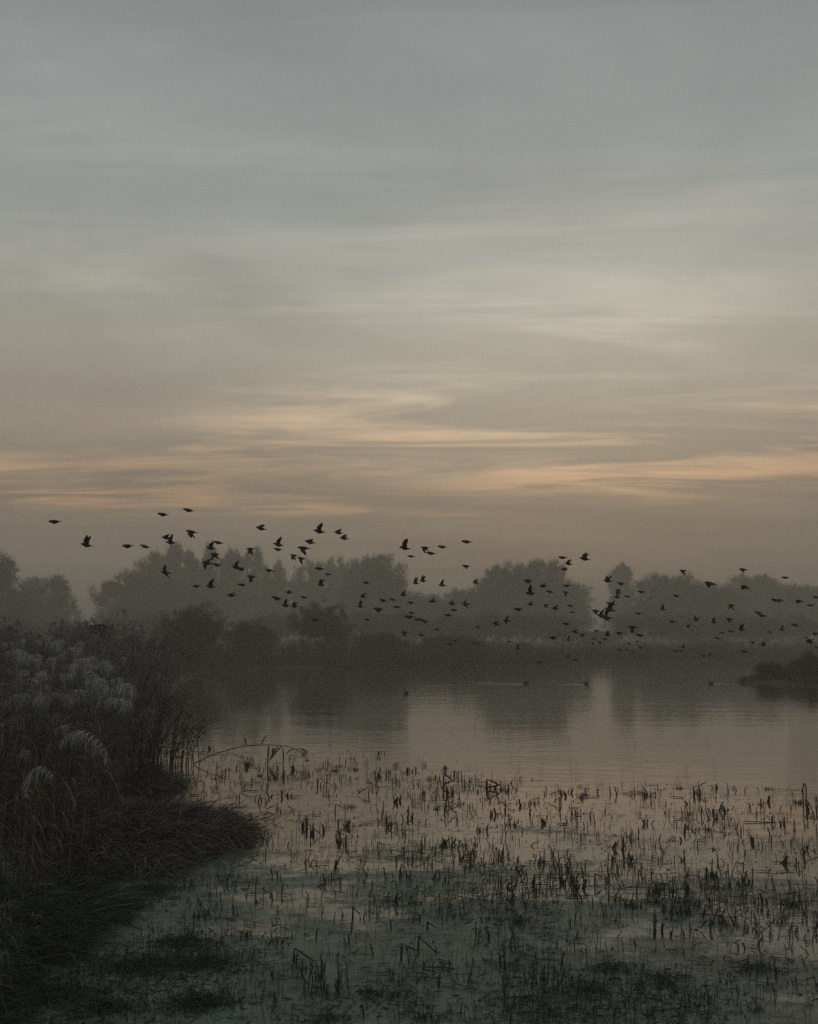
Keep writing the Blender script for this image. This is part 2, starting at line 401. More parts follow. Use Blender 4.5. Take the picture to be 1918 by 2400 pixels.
TREES = [
 ('bare_tree', 'tall bare tree rising highest at the far end of the misty left wood', -12, 1296, 58, 120, 'round', 'bark', 1.0),
 ('rounded_tree', 'low rounded misty tree beside the gap of sky in the left wood', 102, 1345, 76, 140, 'round', 'bark', 1.0),
 ('spreading_tree', 'broad sloping bare tree rising just right of the gap of sky', 314, 1338, 96, 150, 'round', 'bark', 1.2),
 ('crested_tree', 'bare tree with a small round crest above the broad sloping tree', 372, 1290, 62, 172, 'round', 'bark', .9),
 ('upright_tree', 'tallest upright bare tree with feathery top in the left wood', 448, 1270, 66, 176, 'upright', 'bark', 1.0),
 ('upright_tree', 'upright feathery bare tree second tallest of the left wood', 555, 1280, 60, 180, 'upright', 'bark', .9),
 ('thin_tree', 'thin misty tree with pale trunk next to the upright trees', 645, 1312, 62, 186, 'upright', 'pale_bark', .7),
 ('thin_tree', 'flat topped thin misty tree with pale trunk beside the round tree', 748, 1305, 66, 192, 'upright', 'pale_bark', .75),
 ('domed_tree', 'big dome shaped bare tree on the left side of the central dip in the treeline', 880, 1296, 92, 165, 'round', 'bark', 1.25),
 ('low_tree', 'low bushy tree at the bottom of the dip next to the domed tree', 990, 1390, 66, 165, 'round', 'bark', 1.1),
 ('low_tree', 'low sloping tree in the dip next to the steep edged tree', 1088, 1378, 72, 168, 'round', 'bark', 1.1),
 ('steep_tree', 'steep edged bare tree on the right side of the central dip in the treeline', 1192, 1322, 76, 165, 'round', 'bark', 1.2),
 ('bushy_tree', 'bushy bare tree with two small points behind the steep edged tree', 1272, 1312, 64, 172, 'round', 'bark', 1.1),
 ('small_tree', 'small faint tree at the edge of the pale misty gap', 1345, 1362, 44, 184, 'round', 'bark', .8),
 ('slender_tree', 'slender faint tree standing alone above the pale misty gap', 1458, 1318, 40, 215, 'upright', 'bark', 1.0),
 ('wide_tree', 'widest low domed tree right of the pale misty gap', 1578, 1342, 118, 158, 'round', 'bark', 1.3),
 ('hunched_tree', 'hunched tree filling the notch beside the widest domed tree', 1690, 1374, 66, 165, 'round', 'bark', 1.0),
 ('faint_tree', 'faint rounded tree standing behind the islet at the lake edge', 1768, 1346, 84, 195, 'round', 'bark', 1.1),
 ('faint_tree', 'faint sloping tree last of the row behind the islet', 1872, 1366, 82, 182, 'round', 'bark', 1.1),
]
TREES += [(n_, l_, x_, t_, w_, 225, 'round', 'bark', 1.0) for n_, l_, x_, t_, w_ in [
 ('distant_tree', 'very faint distant tree behind the two upright feathery trees', 505, 1345, 95), ('distant_tree', 'very faint distant tree behind the pale trunked thin trees', 690, 1352, 95),
 ('distant_tree', 'very faint distant tree behind the right flank of the broad sloping tree', 410, 1340, 80), ('distant_tree', 'very faint distant tree filling the gap left of the domed tree', 810, 1365, 80),
 ('distant_tree', 'very faint distant tree seen over the low bushy tree of the dip', 1010, 1405, 90), ('distant_tree', 'very faint distant tree behind the bushy tree with two points', 1245, 1362, 90), ('distant_tree', 'very faint distant tree beside the small faint tree', 1318, 1385, 60),
 ('distant_tree', 'very faint distant tree behind the hunched tree', 1650, 1372, 95), ('distant_tree', 'very faint distant tree behind the faint rounded tree', 1745, 1378, 95), ('distant_tree', 'very faint distant tree at the end of the row behind the islet', 1835, 1376, 90),
 ('distant_tree', 'very faint distant low tree at the left end of the wood', 20, 1405, 80), ('distant_tree', 'very faint distant tree behind the notch left of the steep edged tree', 1130, 1395, 90)]]
for i, (nm, lb, x, top, hw, Y, st, bk, dn) in enumerate(TREES):
    make_tree(nm, lb, x, top, hw, Y*1.5, st, bk, i, dn)
SHRUBS = [
 ('willow_bush', 'large dark rounded willow bush on the left shore of the lake', 462, 1398, 104, 78, 1.6),
 ('willow_bush', 'dark rounded willow bush standing behind the far reed strip below the thin trees', 760, 1392, 90, 97, 1.6),
 ('shore_bush', 'low dark bush on the bank under the domed tree', 900, 1478, 70, 97, 1.2),
 ('shore_bush', 'low dark bush on the bank under the low trees of the dip', 1060, 1488, 80, 102, 1.2),
 ('shore_bush', 'low dark bush next to the large willow bush at the waterline', 590, 1446, 72, 91, 1.3),
]
for i, (nm, lb, x, top, hw, Y, dn) in enumerate(SHRUBS):
    make_tree(nm, lb, x, top, hw, Y, 'shrub', 'bark', 40+i, dn, 'bush', group='dark bushes on the far shore')
us = [(20,1440,90,110),(150,1462,80,115),(262,1450,80,120),(360,1440,80,118),(640,1445,70,122),(860,1440,80,126),
      (960,1442,80,128),(1050,1448,80,128),(1140,1440,80,126),(1230,1438,80,126),(1320,1450,70,130),(1405,1478,60,140),
      (1500,1440,80,132),(1590,1445,85,128),(1690,1448,80,132),(1780,1452,80,136),(1880,1448,90,140)]
HB = ['tall bare tree of the left wood', 'low rounded tree', 'left flank of the broad sloping tree', 'crested tree', 'first thin pale trunked tree', 'left half of the big domed tree', 'right half of the big domed tree', 'low tree in the dip', 'left half of the steep edged tree', 'bushy tree with two points', 'small faint tree', 'empty pale misty gap', 'left half of the widest domed tree', 'right half of the widest domed tree', 'hunched tree', 'faint rounded tree behind the islet', 'last sloping tree behind the islet']
for i, (x, top, hw, Y) in enumerate(us):
    make_tree('understory_bush', 'low misty bush at the foot of the ' + HB[i], x, top-(12 if i != 11 else 0), hw*1.1, Y*1.3, 'shrub', 'bark', 60+i, 1.1, 'bush',
              group='misty hedge bushes')

# ------------------------------------------------------------------ reeds
def arc_path(base, tip_h, lean, lean_dir, K=6):
    """N stems bending over: base (N,3), height, horizontal lean at tip, direction angle"""
    t = np.linspace(0, 1, K)[None, :, None]
    d = np.stack([np.cos(lean_dir), np.sin(lean_dir), np.zeros_like(lean_dir)], -1)[:, None]
    up = np.zeros_like(d); up[..., 2] = 1
    return base[:, None] + up*tip_h[:, None, None]*(t - .12*t**3*(lean/np.maximum(tip_h, .01))[:, None, None]) + d*lean[:, None, None]*t**2.6
def blades(base, dirs, length, droop, width, r, K=4):
    """N leaves starting at base, heading along dirs, drooping"""
    t = np.linspace(0, 1, K)[None, :, None]
    P = base[:, None] + dirs[:, None]*length[:, None, None]*t
    P[:, :, 2] -= droop[:, None]*length[:, None]*(t[..., 0]**2)
    W = width[:, None]*np.array([.6, 1, .75, .06] if K == 4 else np.interp(np.linspace(0, 1, K), [0, .3, .7, 1], [.6, 1, .75, .06]))[None, :]
    S = unit(np.cross(dirs, r.normal(size=dirs.shape)*.35 + np.array([0, 0, 1.]))) if len(dirs) else dirs
    return ribbons(P, W, S)
def plume_strands(tips, ldir, size, nst, width, r):
    """drooping panicles: tips (N,3), azimuth (N,), size (N,) -> hanging strands"""
    n = len(tips)
    u = r.random((n, nst)); d = np.stack([np.cos(ldir), np.sin(ldir), np.zeros(n)], -1)
    # rachis: up and over
    ax = size[:, None]*np.sin(u*2.1)*.62; az = size[:, None]*(.36*np.sin(u*2.6) - .42*u**2.2)
    c = tips[:, None] + d[:, None]*ax[..., None]; c[..., 2] += az
    ph = r.random((n, nst))*2*np.pi
    sp = np.stack([np.cos(ph), np.sin(ph), np.zeros_like(ph)], -1)*(.05+.16*r.random((n, nst, 1))) + d[:, None]*.10
    ln = size[:, None]*(.10+.50*r.random((n, nst))**1.6)*(1-.35*u)
    p1 = c + sp*size[:, None, None]*(.6+.6*r.random((n, nst, 1))); p1[..., 2] += -ln*.25 + size[:, None]*.04
    p2 = p1 + sp*size[:, None, None]*.25; p2[..., 2] -= ln*.75
    P = np.stack([c, p1, p2], 2).reshape(-1, 3, 3)
    W = width*np.array([.7, 1., .25])[None, :]*(.7+.6*r.random((n*nst, 1)))
    S = unit(np.cross(unit(P[:, 2]-P[:, 0]), r.normal(size=(n*nst, 3))))
    return ribbons(P, W, S)

def in_reed_bed(X, Y):
    s = shore_left(Y) - X
    return s > (fbm(X*.8, Y*.8)-.5)*.8 + .1

def reed_mass(name, label, pts, r, hmin, hmax, plume_frac, stem_w, plume_w, nst, nleaf, mats, plume_size=(.24,.42), vary=.5, hs=None):
    n = len(pts)
    base = np.stack([pts[:, 0], pts[:, 1], height(pts[:, 0], pts[:, 1]) - .05], -1)
    hh = (hmin + (hmax-hmin)*r.beta(3, 2, n))*(.55 + .85*fbm(pts[:, 0]*vary, pts[:, 1]*vary*.4 + 3))
    if hs is not None: hh = hh*hs
    la = r.normal(-.2, 1.0, n); le = hh*np.abs(r.normal(.13, .12, n))
    P = arc_path(base, hh, le, la, 5)
    root = obj(name, None, loc=(0, 0, 0)); tag(root, label, 'reeds', None, 'stuff')
    V, F = tubes(P, stem_w*np.linspace(1, .45, 5)[None, :]*np.ones((n, 1)), 3)
    a = obj('stems', tri_mesh('stems', V, F), M[mats[0]], root); tag(a, kind='stuff')
    # leaves
    k = r.integers(1, 5, (n, nleaf)); f = r.random((n, nleaf, 1))
    b = (P[np.arange(n)[:, None], k-1]*(1-f) + P[np.arange(n)[:, None], k]*f).reshape(-1, 3)
    az = r.random(n*nleaf)*2*np.pi
    dd = unit(np.stack([np.cos(az), np.sin(az), .5+.6*r.random(n*nleaf)], -1))
    V, F = blades(b, dd, .22+.30*r.random(n*nleaf), .3+.9*r.random(n*nleaf), stem_w*(1.6+1.6*r.random(n*nleaf)), r)
    a = obj('leaves', tri_mesh('leaves', V, F), M[mats[1]], root); tag(a, kind='stuff')
    sel = r.random(n) < plume_frac
    V, F = plume_strands(P[sel, -1], la[sel], plume_size[0]+(plume_size[1]-plume_size[0])*r.random(sel.sum()), nst, plume_w, r)
    a = obj('plumes', tri_mesh('plumes', V, F), M[mats[2]], root); tag(a, kind='stuff')
    return root
def scatter(n, x0, x1, y0, y1, r, test):
    out = np.empty((0, 2))
    while len(out) < n:
        p = np.stack([x0+(x1-x0)*r.random(n*2), y0+(y1-y0)*r.random(n*2)], -1)
        out = np.concatenate([out, p[test(p[:, 0], p[:, 1])]])
    return out[:n]
r1 = np.random.default_rng(5)
# near bed (left foreground)
pts = scatter(2300, -9.5, -3.2, 10.1, 17.5, r1, lambda x, y: in_reed_bed(x, y) & (x > -.62*y - .6) & (x < -.205*y - 1.10 - .35*vnoise(x*2, y*2) + np.clip(y-13, 0, 5)*.10))
reed_mass('reed_bed', 'dense brown reed bed on the left bank in the foreground', pts, r1, 1.1, 2.3, .34, .0040, .006, 40, 8, ('stem', 'leaf', 'dull_plume'))
pts = scatter(500, -5, -2.2, 6.2, 10.4, r1, lambda x, y: (x < shore_left(y) + .15) & (x > -.44*y))
reed_mass('low_reeds', 'short broken reeds and grass on the bank beside the green bay', pts, r1, .15, .75, .0 + .08, .0032, .005, 20, 8, ('stub', 'weed', 'dull_plume'))
# further along the left bank
pts = scatter(2600, -20, -4.0, 17.5, 40, r1, lambda x, y: in_reed_bed(x, y) & (x > -.50*y - 2))
reed_mass('reed_bed', 'misty reed bed running back along the left shore behind the foreground reeds', pts, r1, 1.5, 2.45, .6, .006, .013, 22, 4, ('stem', 'leaf', 'dull_plume'))
pts = scatter(4500, -48, -8, 40, 92, r1, lambda x, y: (shore_left(y) - x > .1) & (x > -.46*y - 3) & (y < shore_far(x)+6))
reed_mass('reed_bed', 'far misty reeds along the left shore below the willow bush', pts, r1, 1.2, 2.3, .5, .014, .03, 10, 3, ('far_reed', 'far_reed', 'far_reed'))
# far shore strip and islet
def far_strip(n, r):
    x = -22 + 110*r.random(n*2); x = x[r.random(n*2) < .15 + 1.1*fbm(x*.11+2, x*0+5)][:n]; off = np.abs(r.normal(0, 4.0, len(x))) - 1.5
    return np.stack([x, shore_far(x) + (fbm(x*.12, x*0+9.1, 3)-.5)*4.0 + off], -1)
reed_mass('reed_bed', 'long dark strip of reeds along the far shore in front of the trees', far_strip(9000, r1), r1, .5, 2.15, .35, .020, .035, 8, 3, ('far_reed', 'far_reed', 'far_reed'), vary=.16)
pts = scatter(2600, 18.7, 36, 55, 63, r1, lambda x, y: ((x-27.0)/8.0)**2 + ((y-59)/4.0)**2 < 1.0 + .2*vnoise(x, y))
isl = reed_mass('islet_reeds', 'dark reeds covering the low islet at the lake edge', pts, r1, .7, 1.9, .3, .010, .02, 8, 3, ('far_reed', 'far_reed', 'far_reed'), hs=.16+.60*np.clip(1.05-np.sqrt(((pts[:, 0]-27.0)/8.0)**2 + ((pts[:, 1]-59)/4.0)**2), 0, 1)**.6)
make_tree('islet_bush', 'dark low bush on the islet at the lake edge', 1905, 1532, 60, 60, 'shrub', 'bark', 95, .35, 'bush', group='bushes on the islet')
make_tree('islet_bush', 'small dark bush at the tip of the islet', 1805, 1556, 42, 59, 'shrub', 'bark', 96, .25, 'bush', group='bushes on the islet')

# single frosted reeds with big drooping plumes
plume_me, stem_me, leaf_me = [], [], []
for v in range(6):
    r = np.random.default_rng(300+v)
    V, F = plume_strands(np.zeros((1, 3)), np.zeros(1), np.ones(1), 170, .011, r); me = tri_mesh('plume', V, F); me.materials.append(M['plume']); plume_me.append(me)
for v in range(4):
    r = np.random.default_rng(320+v)
    V, F = blades(np.zeros((1, 3)), unit(np.array([[1., 0, .7]])), np.array([.38]), np.array([.5+.3*v]), np.array([.016]), r, 7)
    me = tri_mesh('leaf', V, F); me.materials.append(M['leaf']); leaf_me.append(me)
def frosted_reed(px_, py_, Y, size, az, label, group='frosted reeds of the left bed', mat=None, v=None, lean=.25, name='reed'):
    tip = at_depth(px_, py_, Y); r = random
    ca, sa = math.cos(az), math.sin(az)
    bx, by = tip[0] - lean*ca, tip[1] - lean*sa
    bz = float(height(bx, by)) - .05
    hgt = tip[2] - bz
    root = obj(name, None, loc=(bx, by, bz)); tag(root, label, 'reed', group)
    t = np.linspace(0, 1, 9)[None, :, None]
    P = np.concatenate([lean*ca*t**2.4, lean*sa*t**2.4, hgt*t], -1)
    V, F = tubes(P, .0052*np.linspace(1, .5, 9)[None], 5); obj('stem', tri_mesh('stem', V, F, True), M['stem'], root)
    p = obj('plume', plume_me[v if v is not None else r.randrange(6)], None, root, (lean*ca, lean*sa, hgt-.004), (r.uniform(-.25, .25), r.uniform(-.1, .45), az), (size*r.uniform(.75, 1.15), size*r.uniform(.6, .95), size*r.uniform(.8, 1.15)))
    if mat:
        p.material_slots[0].link = 'OBJECT'; p.material_slots[0].material = mat
    for q in range(4):
        f = .35 + .13*q + .06*r.random()
        obj('leaf', leaf_me[r.randrange(4)], None, root, (lean*ca*f**2.4, lean*sa*f**2.4, hgt*f), (0, 0, r.random()*6.28), .8+.5*r.random())
    return root
# (pixel of the plume's stem tip, depth, plume size, azimuth: 0 = droops right, pi = droops left)
BIG = [(178,1706,10.9,.50,-.1,'frosted reed bowing low so that its long plume hangs far over to the right'),
       (88,1795,10.6,.36,-.3,'frosted reed with the lowest plume, hanging near the foot of the bed'),
       (203,1470,14.0,.32,.2,'tall dark reed plume standing up alone above the reed bed')]
def arched_reed(pix, Y, w, label, frac=.45, nst=260, seed=1):
    r = np.random.default_rng(seed); P = np.array([at_depth(a, b, Y) for a, b in pix]); P[0, 2] = float(height(P[0, 0], P[0, 1])) - .05
    o = P[0].copy(); Q = smooth_path(P, 40) - o
    root = obj('reed', None, loc=o); tag(root, label, 'reed', 'frosted reeds of the left bed')
    V, F = tubes(Q[None], np.linspace(.0045, .003, 40)[None], 5); obj('stem', tri_mesh('stem', V, F, True), M['leaf'], root)
    u = 1 - frac*r.random(nst)**.8; k = np.clip((u*39).astype(int), 0, 39); c = Q[k]
    ln = w*(.35+.75*r.random(nst))*np.interp(u, [1-frac, 1-frac*.7, 1], [.3, 1.1, .8])
    d = np.stack([r.normal(-.25, .35, nst), r.normal(0, .35, nst), -np.ones(nst)], -1)
    p1 = c + unit(d + np.array([-.25, 0, .5]))*ln[:, None]*.4; p2 = p1 + unit(d)*ln[:, None]*.6
    V, F = ribbons(np.stack([c, p1, p2], 1), .006*np.array([.8, 1, .2])[None]*np.ones((nst, 1)), unit(r.normal(size=(nst, 3))))
    obj('plume', tri_mesh('plume', V, F), M['plume'], root)
    for q in (9, 14, 19):
        obj('leaf', leaf_me[q % 4], None, root, Q[q], (0, 0, q*1.3), 1.0)
def smooth_path(P, n=25):
    P = np.asarray(P, float); d = np.r_[0, np.cumsum(np.linalg.norm(np.diff(P, axis=0), axis=1))]; u = np.linspace(0, d[-1], n)
    Q = np.stack([np.interp(u, d, P[:, i]) for i in range(3)], -1)
    for _ in range(3): Q[1:-1] = (Q[:-2]+2*Q[1:-1]+Q[2:])/4
    return Q
arched_reed([(120,2010),(128,1850),(145,1745),(170,1708),(200,1708),(232,1728),(256,1765),(262,1788)], 10.75, .20, BIG[0][5], .34)
arched_reed([(60,2030),(62,1900),(72,1810),(92,1790),(115,1800),(130,1822)], 10.6, .17, BIG[1][5], .36, 200, 2)
frosted_reed(*BIG[2][:5], BIG[2][5], mat=M['stub'], v=2, lean=.05)
MANY = [(100,1545,.36,-.2),(48,1565,.34,.4),(102,1578,.30,-.4),(20,1592,.36,.5),(150,1530,.36,.0),(165,1562,.42,.1),(196,1556,.36,-.3),
        (205,1552,.30,.2),(180,1608,.42,.1),(212,1600,.38,-.2),(200,1622,.42,.0),(238,1626,.44,-.1),(262,1632,.34,.1),(120,1632,.46,.3),(152,1640,.40,-.2),
        (265,1598,.26,.2),(88,1612,.30,-.2),(75,1625,.28,.2),(8,1655,.40,.1),(14,1625,.36,-.3),(30,1640,.30,.2),(60,1540,.30,.1),(130,1500,.30,.4),(95,1505,.28,-.2),
        (10,1530,.34,.2),(30,1510,.30,-.1),(140,1706,.22,1.2),(165,1520,.26,.3),(240,1560,.26,.1),(285,1545,.24,-.2),(20,1762,.24,.3),(110,1590,.34,2.6),(60,1600,.30,2.8),(170,1585,.3,2.9),(255,1655,.24,-.2)]
for _ in range(20):
    yy = random.uniform(1505, 1700); MANY.append((random.uniform(0, 120 + (yy-1500)*.9), yy, random.uniform(.17, .30), random.uniform(-.5, 3.0)))
for i, (x, y, s, a) in enumerate(MANY):
    x += random.uniform(-16, 16); y += random.uniform(-12, 12); s *= random.uniform(.62, 1.05)
    Y = float(np.interp(y, [1490, 1540, 1600, 1660, 1770], [14.0, 12.8, 11.8, 11.1, 10.8])) + random.uniform(-.2, .3)
    frosted_reed(x, y, Y, s*1.0, a + random.uniform(-.4, .4), ['pale frosted plume in the top row of the left reed bed', 'pale frosted plume in the middle rows of the left reed bed', 'pale frosted plume hanging low in the front of the left reed bed'][0 if y < 1560 else 1 if y < 1640 else 2] + (' curling left' if a > 1.5 else ''), lean=.15+.25*random.random())

# bent reed arching out over the water
b0 = np.array(on_plane(455, 1790, .02)); Yb = b0[1]
path_px = [(455,1788),(500,1768),(560,1750),(620,1745),(680,1749),(700,1756),(725,1782)]
Pb = np.array([at_depth(x, y, Yb) for x, y in path_px])
Pb[0, 2] = min(Pb[0, 2], .02)
root = obj('bent_reed', None, loc=Pb[0]); tag(root, 'single long reed bowed over the open water with leaves hanging from it', 'reed')
tt = np.linspace(0, 1, 25); ti = np.linspace(0, 1, len(Pb))
def smooth_path(P, n=25):
    P = np.asarray(P, float); d = np.r_[0, np.cumsum(np.linalg.norm(np.diff(P, axis=0), axis=1))]; u = np.linspace(0, d[-1], n)
    Q = np.stack([np.interp(u, d, P[:, i]) for i in range(3)], -1)
    for _ in range(3): Q[1:-1] = (Q[:-2]+2*Q[1:-1]+Q[2:])/4
    return Q
Q = smooth_path(Pb) - Pb[0]
V, F = tubes(Q[None], np.linspace(.011, .005, 25)[None], 5); obj('stem', tri_mesh('stem', V, F, True), M['stub'], root)
def px_leaf(pix, w0, parent, origin, Y, mat='stub', name='leaf'):
    P = smooth_path([at_depth(x, y, Y) for x, y in pix], 10) - origin
    W = w0*np.interp(np.linspace(0, 1, 10), [0, .25, .7, 1], [.5, 1, .8, .05])[None]
    S = unit(np.cross(unit(P[-1:] - P[:1]), np.array([[.3, 1., .1]])))
    V, F = ribbons(P[None], W, S); return obj(name, tri_mesh(name, V, F), M[mat], parent)
for pix, w in [([(577,1746),(573,1728),(568,1732)], .02), ([(612,1745),(622,1726),(630,1722)], .026), ([(630,1747),(629,1770),(627,1800)], .04),
               ([(652,1749),(638,1768),(630,1790)], .035), ([(660,1749),(645,1765),(634,1782)], .03), ([(663,1752),(665,1780),(662,1812)], .03),
               ([(690,1755),(678,1760),(668,1770)], .025), ([(575,1746),(576,1738),(577,1729)], .03)]:
    px_leaf(pix, w, root, Pb[0], Yb)
Pp = at_depth(690, 1755, Yb) - Pb[0]
pl = obj('plume', plume_me[3], None, root, Pp, (0, .5, 0), .34); pl.material_slots[0].link = 'OBJECT'; pl.material_slots[0].material = M['stub']

# ------------------------------------------------------------------ bare shrub and stems at the left water's edge
def twiggy(name, label, X, Y, H, spread, nstem, seed, az0=0.0):
    r = np.random.default_rng(seed); gz = float(height(X, Y)) - .05
    root = obj(name, None, loc=(X, Y, max(gz, -.1))); tag(root, label, 'shrub')
    az = r.normal(az0, 1.3, nstem); ln = H*(.55+.5*r.random(nstem)); le = spread*(.2+.9*r.random(nstem))
    b = np.stack([r.normal(size=nstem)*.12, r.normal(size=nstem)*.12, np.zeros(nstem)], -1)
    P = arc_path(b, ln, le, az, 8)
    P += np.cumsum(r.normal(size=P.shape)*.012, 1)
    V, F = tubes(P, np.linspace(.008, .0025, 8)[None]*(.6+.8*r.random((nstem, 1))), 4)
    obj('stems', tri_mesh('stems', V, F), M['twig'], root)
    m = nstem*10; k = r.integers(2, 7, m); si = r.integers(0, nstem, m)
    s = P[si, k]; d = unit(r.normal(size=(m, 3))*.8 + np.array([.1, 0, .7])); l2 = (.12+.35*r.random(m))
    t = np.linspace(0, 1, 4)[None, :, None]
    T = s[:, None] + d[:, None]*l2[:, None, None]*t + np.cumsum(r.normal(size=(m, 4, 3))*.012, 1)*(t > 0)
    V, F = tubes(T, np.linspace(.0034, .0015, 4)[None]*np.ones((m, 1)), 3)
    obj('twigs', tri_mesh('twigs', V, F), M['twig'], root)
    return root
for i, (x, y, H, sp, ns, az) in enumerate([(372,1822,1.9,.8,20,.2),(412,1792,1.6,.9,18,.3),(330,1850,2.0,.7,26,.2),(438,1786,1.15,.6,10,.0)]):
    p = on_plane(x, y, .05)
    twiggy('bare_shrub', ['bare twiggy shrub rising between the reed bed and the open water', 'bare twiggy shrub leaning out over the water beside the bowed reed',
        'bare twiggy shrub tangled into the edge of the reed bed', 'short bare shrub at the root of the bowed reed'][i], p[0], p[1], H, sp, ns, 500+i, az)
# standing cattail-like stems with bent leaves there
for i, (x, y0, y1) in enumerate([(438, 1795, 1690), (452, 1770, 1690), (428, 1800, 1640), (462, 1740, 1700)]):
    g = on_plane(x, y0, .0); Y = g[1]
    root = obj('leafy_stem', None, loc=g); tag(root, 'dark leafy reed stem standing at the water edge beside the bare shrub', 'reed', 'leafy stems at the water edge')
    Q = smooth_path([at_depth(x, y0, Y), at_depth(x+4, (y0+y1)/2, Y), at_depth(x+6*(i % 2*2-1), y1, Y)], 10) - g
    V, F = tubes(Q[None], np.linspace(.008, .003, 10)[None], 4); obj('stem', tri_mesh('stem', V, F), M['stub'], root)
    for (a, b, c) in [(.5, 18, 10), (.7, -20, 14), (.85, 22, -16)]:
        yy = y0 + (y1-y0)*a
        px_leaf([(x+3, yy), (x+3+b*.6, yy-c), (x+3+b, yy-c*.3+14)], .022, root, g, Y)

# ------------------------------------------------------------------ collapsed reed litter on the left bank
def litter_mound(name, label, cpx, rx, ry, hgt, seed, nbl, mat='litter', tipx=0.0):
    r = np.random.default_rng(seed); c = on_plane(*cpx, 0.0)
    root = obj(name, None, loc=c); tag(root, label, 'plant litter')
    n = 56; u = np.linspace(-1.15, 1.15, n); UX, UY = np.meshgrid(u, u, indexing='ij')
    rr = np.sqrt(UX**2 + UY**2) + (fbm(UX*2.6+seed, UY*2.6) - .5)*1.35
    Z = hgt*np.clip(1-rr**2, -.4, 1)*(1 - .45*np.clip(UX + tipx, -1, 1)) + (fbm(UX*7+seed, UY*7)-.5)*.10
    def zf(x, y):
        return None
    V = np.stack([UX*rx, UY*ry, Z], -1).reshape(-1, 3)
    obj('mound', tri_mesh('mound', V, grid_faces(n, n), True), M['soil'], root)
    ok = np.argwhere(Z > -.01)
    k = ok[r.integers(0, len(ok), nbl)]
    b = np.stack([UX[k[:, 0], k[:, 1]]*rx, UY[k[:, 0], k[:, 1]]*ry, Z[k[:, 0], k[:, 1]]], -1) + r.normal(size=(nbl, 3))*.02
    az = r.normal(-.3, .9, nbl)
    d = unit(np.stack([np.cos(az), np.sin(az), r.normal(.28, .35, nbl)], -1))
    V, F = blades(b, d, .10+.40*r.random(nbl), .1+.5*r.random(nbl), .006+.010*r.random(nbl), r)
    rim = np.argwhere((Z < .02) & (Z > -.16)); q_ = nbl//7; k = rim[r.integers(0, len(rim), q_)]
    b = np.stack([UX[k[:, 0], k[:, 1]]*rx, UY[k[:, 0], k[:, 1]]*ry, np.full(q_, .008)], -1) + r.normal(size=(q_, 3))*np.array([.05, .05, .004])
    az = r.random(q_)*6.28; d = unit(np.stack([np.cos(az), np.sin(az), np.abs(r.normal(.0, .35, q_))], -1))
    V, F = join([(V, F), blades(b, d, .05+.22*r.random(q_), .1+.3*r.random(q_), .004+.008*r.random(q_), r)])
    a = obj('dead_leaves', tri_mesh('dead_leaves', V, F), M[mat], root); tag(a, kind='stuff')
    for q in range(14):
        kk = ok[r.integers(0, len(ok))]; b1 = np.array([UX[kk[0], kk[1]]*rx, UY[kk[0], kk[1]]*ry, Z[kk[0], kk[1]]+.03])
        a1 = r.normal(-.2, .7); L_ = .2+.35*r.random()
        P = np.array([b1, b1 + .5*L_*np.array([math.cos(a1), math.sin(a1), .10]), b1 + L_*np.array([math.cos(a1), math.sin(a1), .02])])
        V, F = tubes(P[None], np.array([[.004, .0035, .002]]), 4); obj('fallen_stem', tri_mesh('fallen_stem', V, F), M['straw'], root)
    return root
litter_mound('reed_litter_mound', 'low mound of collapsed dead reeds reaching a pointed tip into the shallows', (385, 1968), 1.08, 1.75, .28, 700, 8000)
litter_mound('reed_litter_mound', 'mound of dead reed litter at the foot of the reed bed', (170, 1990), 1.5, 1.3, .35, 701, 5200)
litter_mound('reed_litter_mound', 'low tangle of dark dead growth along the bank beside the green bay', (15, 2210), .70, 2.3, .20, 703, 6500, 'weed')
litter_mound('sedge_tussock', 'dark tussock bulging from the reed bed over the water below the bowed reed', (352, 1845), .42, .9, .26, 702, 3000, 'leaf')

# ------------------------------------------------------------------ cut stubble in the shallows
BX = [300, 430, 700, 900, 1000, 1200, 1300, 1500, 1700, 1918]; BY = [1765, 1752, 1778, 1796, 1808, 1826, 1822, 1832, 1842, 1855]
def stub_density(x, y):
    e = y - np.interp(x, BX, BY)
    d = np.where(e > 0, .35, 0.0)
    d = d + 1.0*np.exp(-((e-35)/40)**2)*(x > 480)*(x < 1200)
    d = d + .5*np.exp(-((e-25)/22)**2)*(x > 1180)
    d = d + .9*np.exp(-((x-610)/70)**2 - ((y-1868)/26)**2) + 1.2*np.exp(-((x-1060)/55)**2 - ((y-1868)/40)**2)
    d = d + 1.2*np.exp(-((x-1640)/90)**2 - ((y-1925)/30)**2) + .9*np.exp(-((x-1330)/60)**2 - ((y-1905)/30)**2) + .8*np.exp(-((x-1820)/50)**2 - ((y-1905)/30)**2)
    d = d + 1.0*np.exp(-((x-1050)/110)**2 - ((y-2010)/35)**2) + .8*np.exp(-((x-1300)/110)**2 - ((y-2075)/45)**2) + .7*np.exp(-((x-1560)/130)**2 - ((y-2090)/45)**2) + .6*np.exp(-((x-1800)/110)**2 - ((y-2160)/55)**2)
    d = d*np.interp(y, [1750, 2060, 2200, 2400], [1.1, 1.0, .35, .18])
    return d*(.35 + 1.3*vnoise(x*.022, y*.045))
def stub_points(n, r, xmin=440):
    out = []
    while len(out) < n:
        x = xmin + (1925-xmin)*r.random(4000); y = 1745 + 640*r.random(4000)
        # keep the density even on the water, not on the picture
        ok = r.random(4000) < stub_density(x, y)/2.3
        for a, b in zip(x[ok], y[ok]):
            if a < 640 and b > 1880 and b < 2060 and a < 640 - (b-1900)*.2: continue
            out.append(on_plane(a, b))
    return np.array(out[:n])
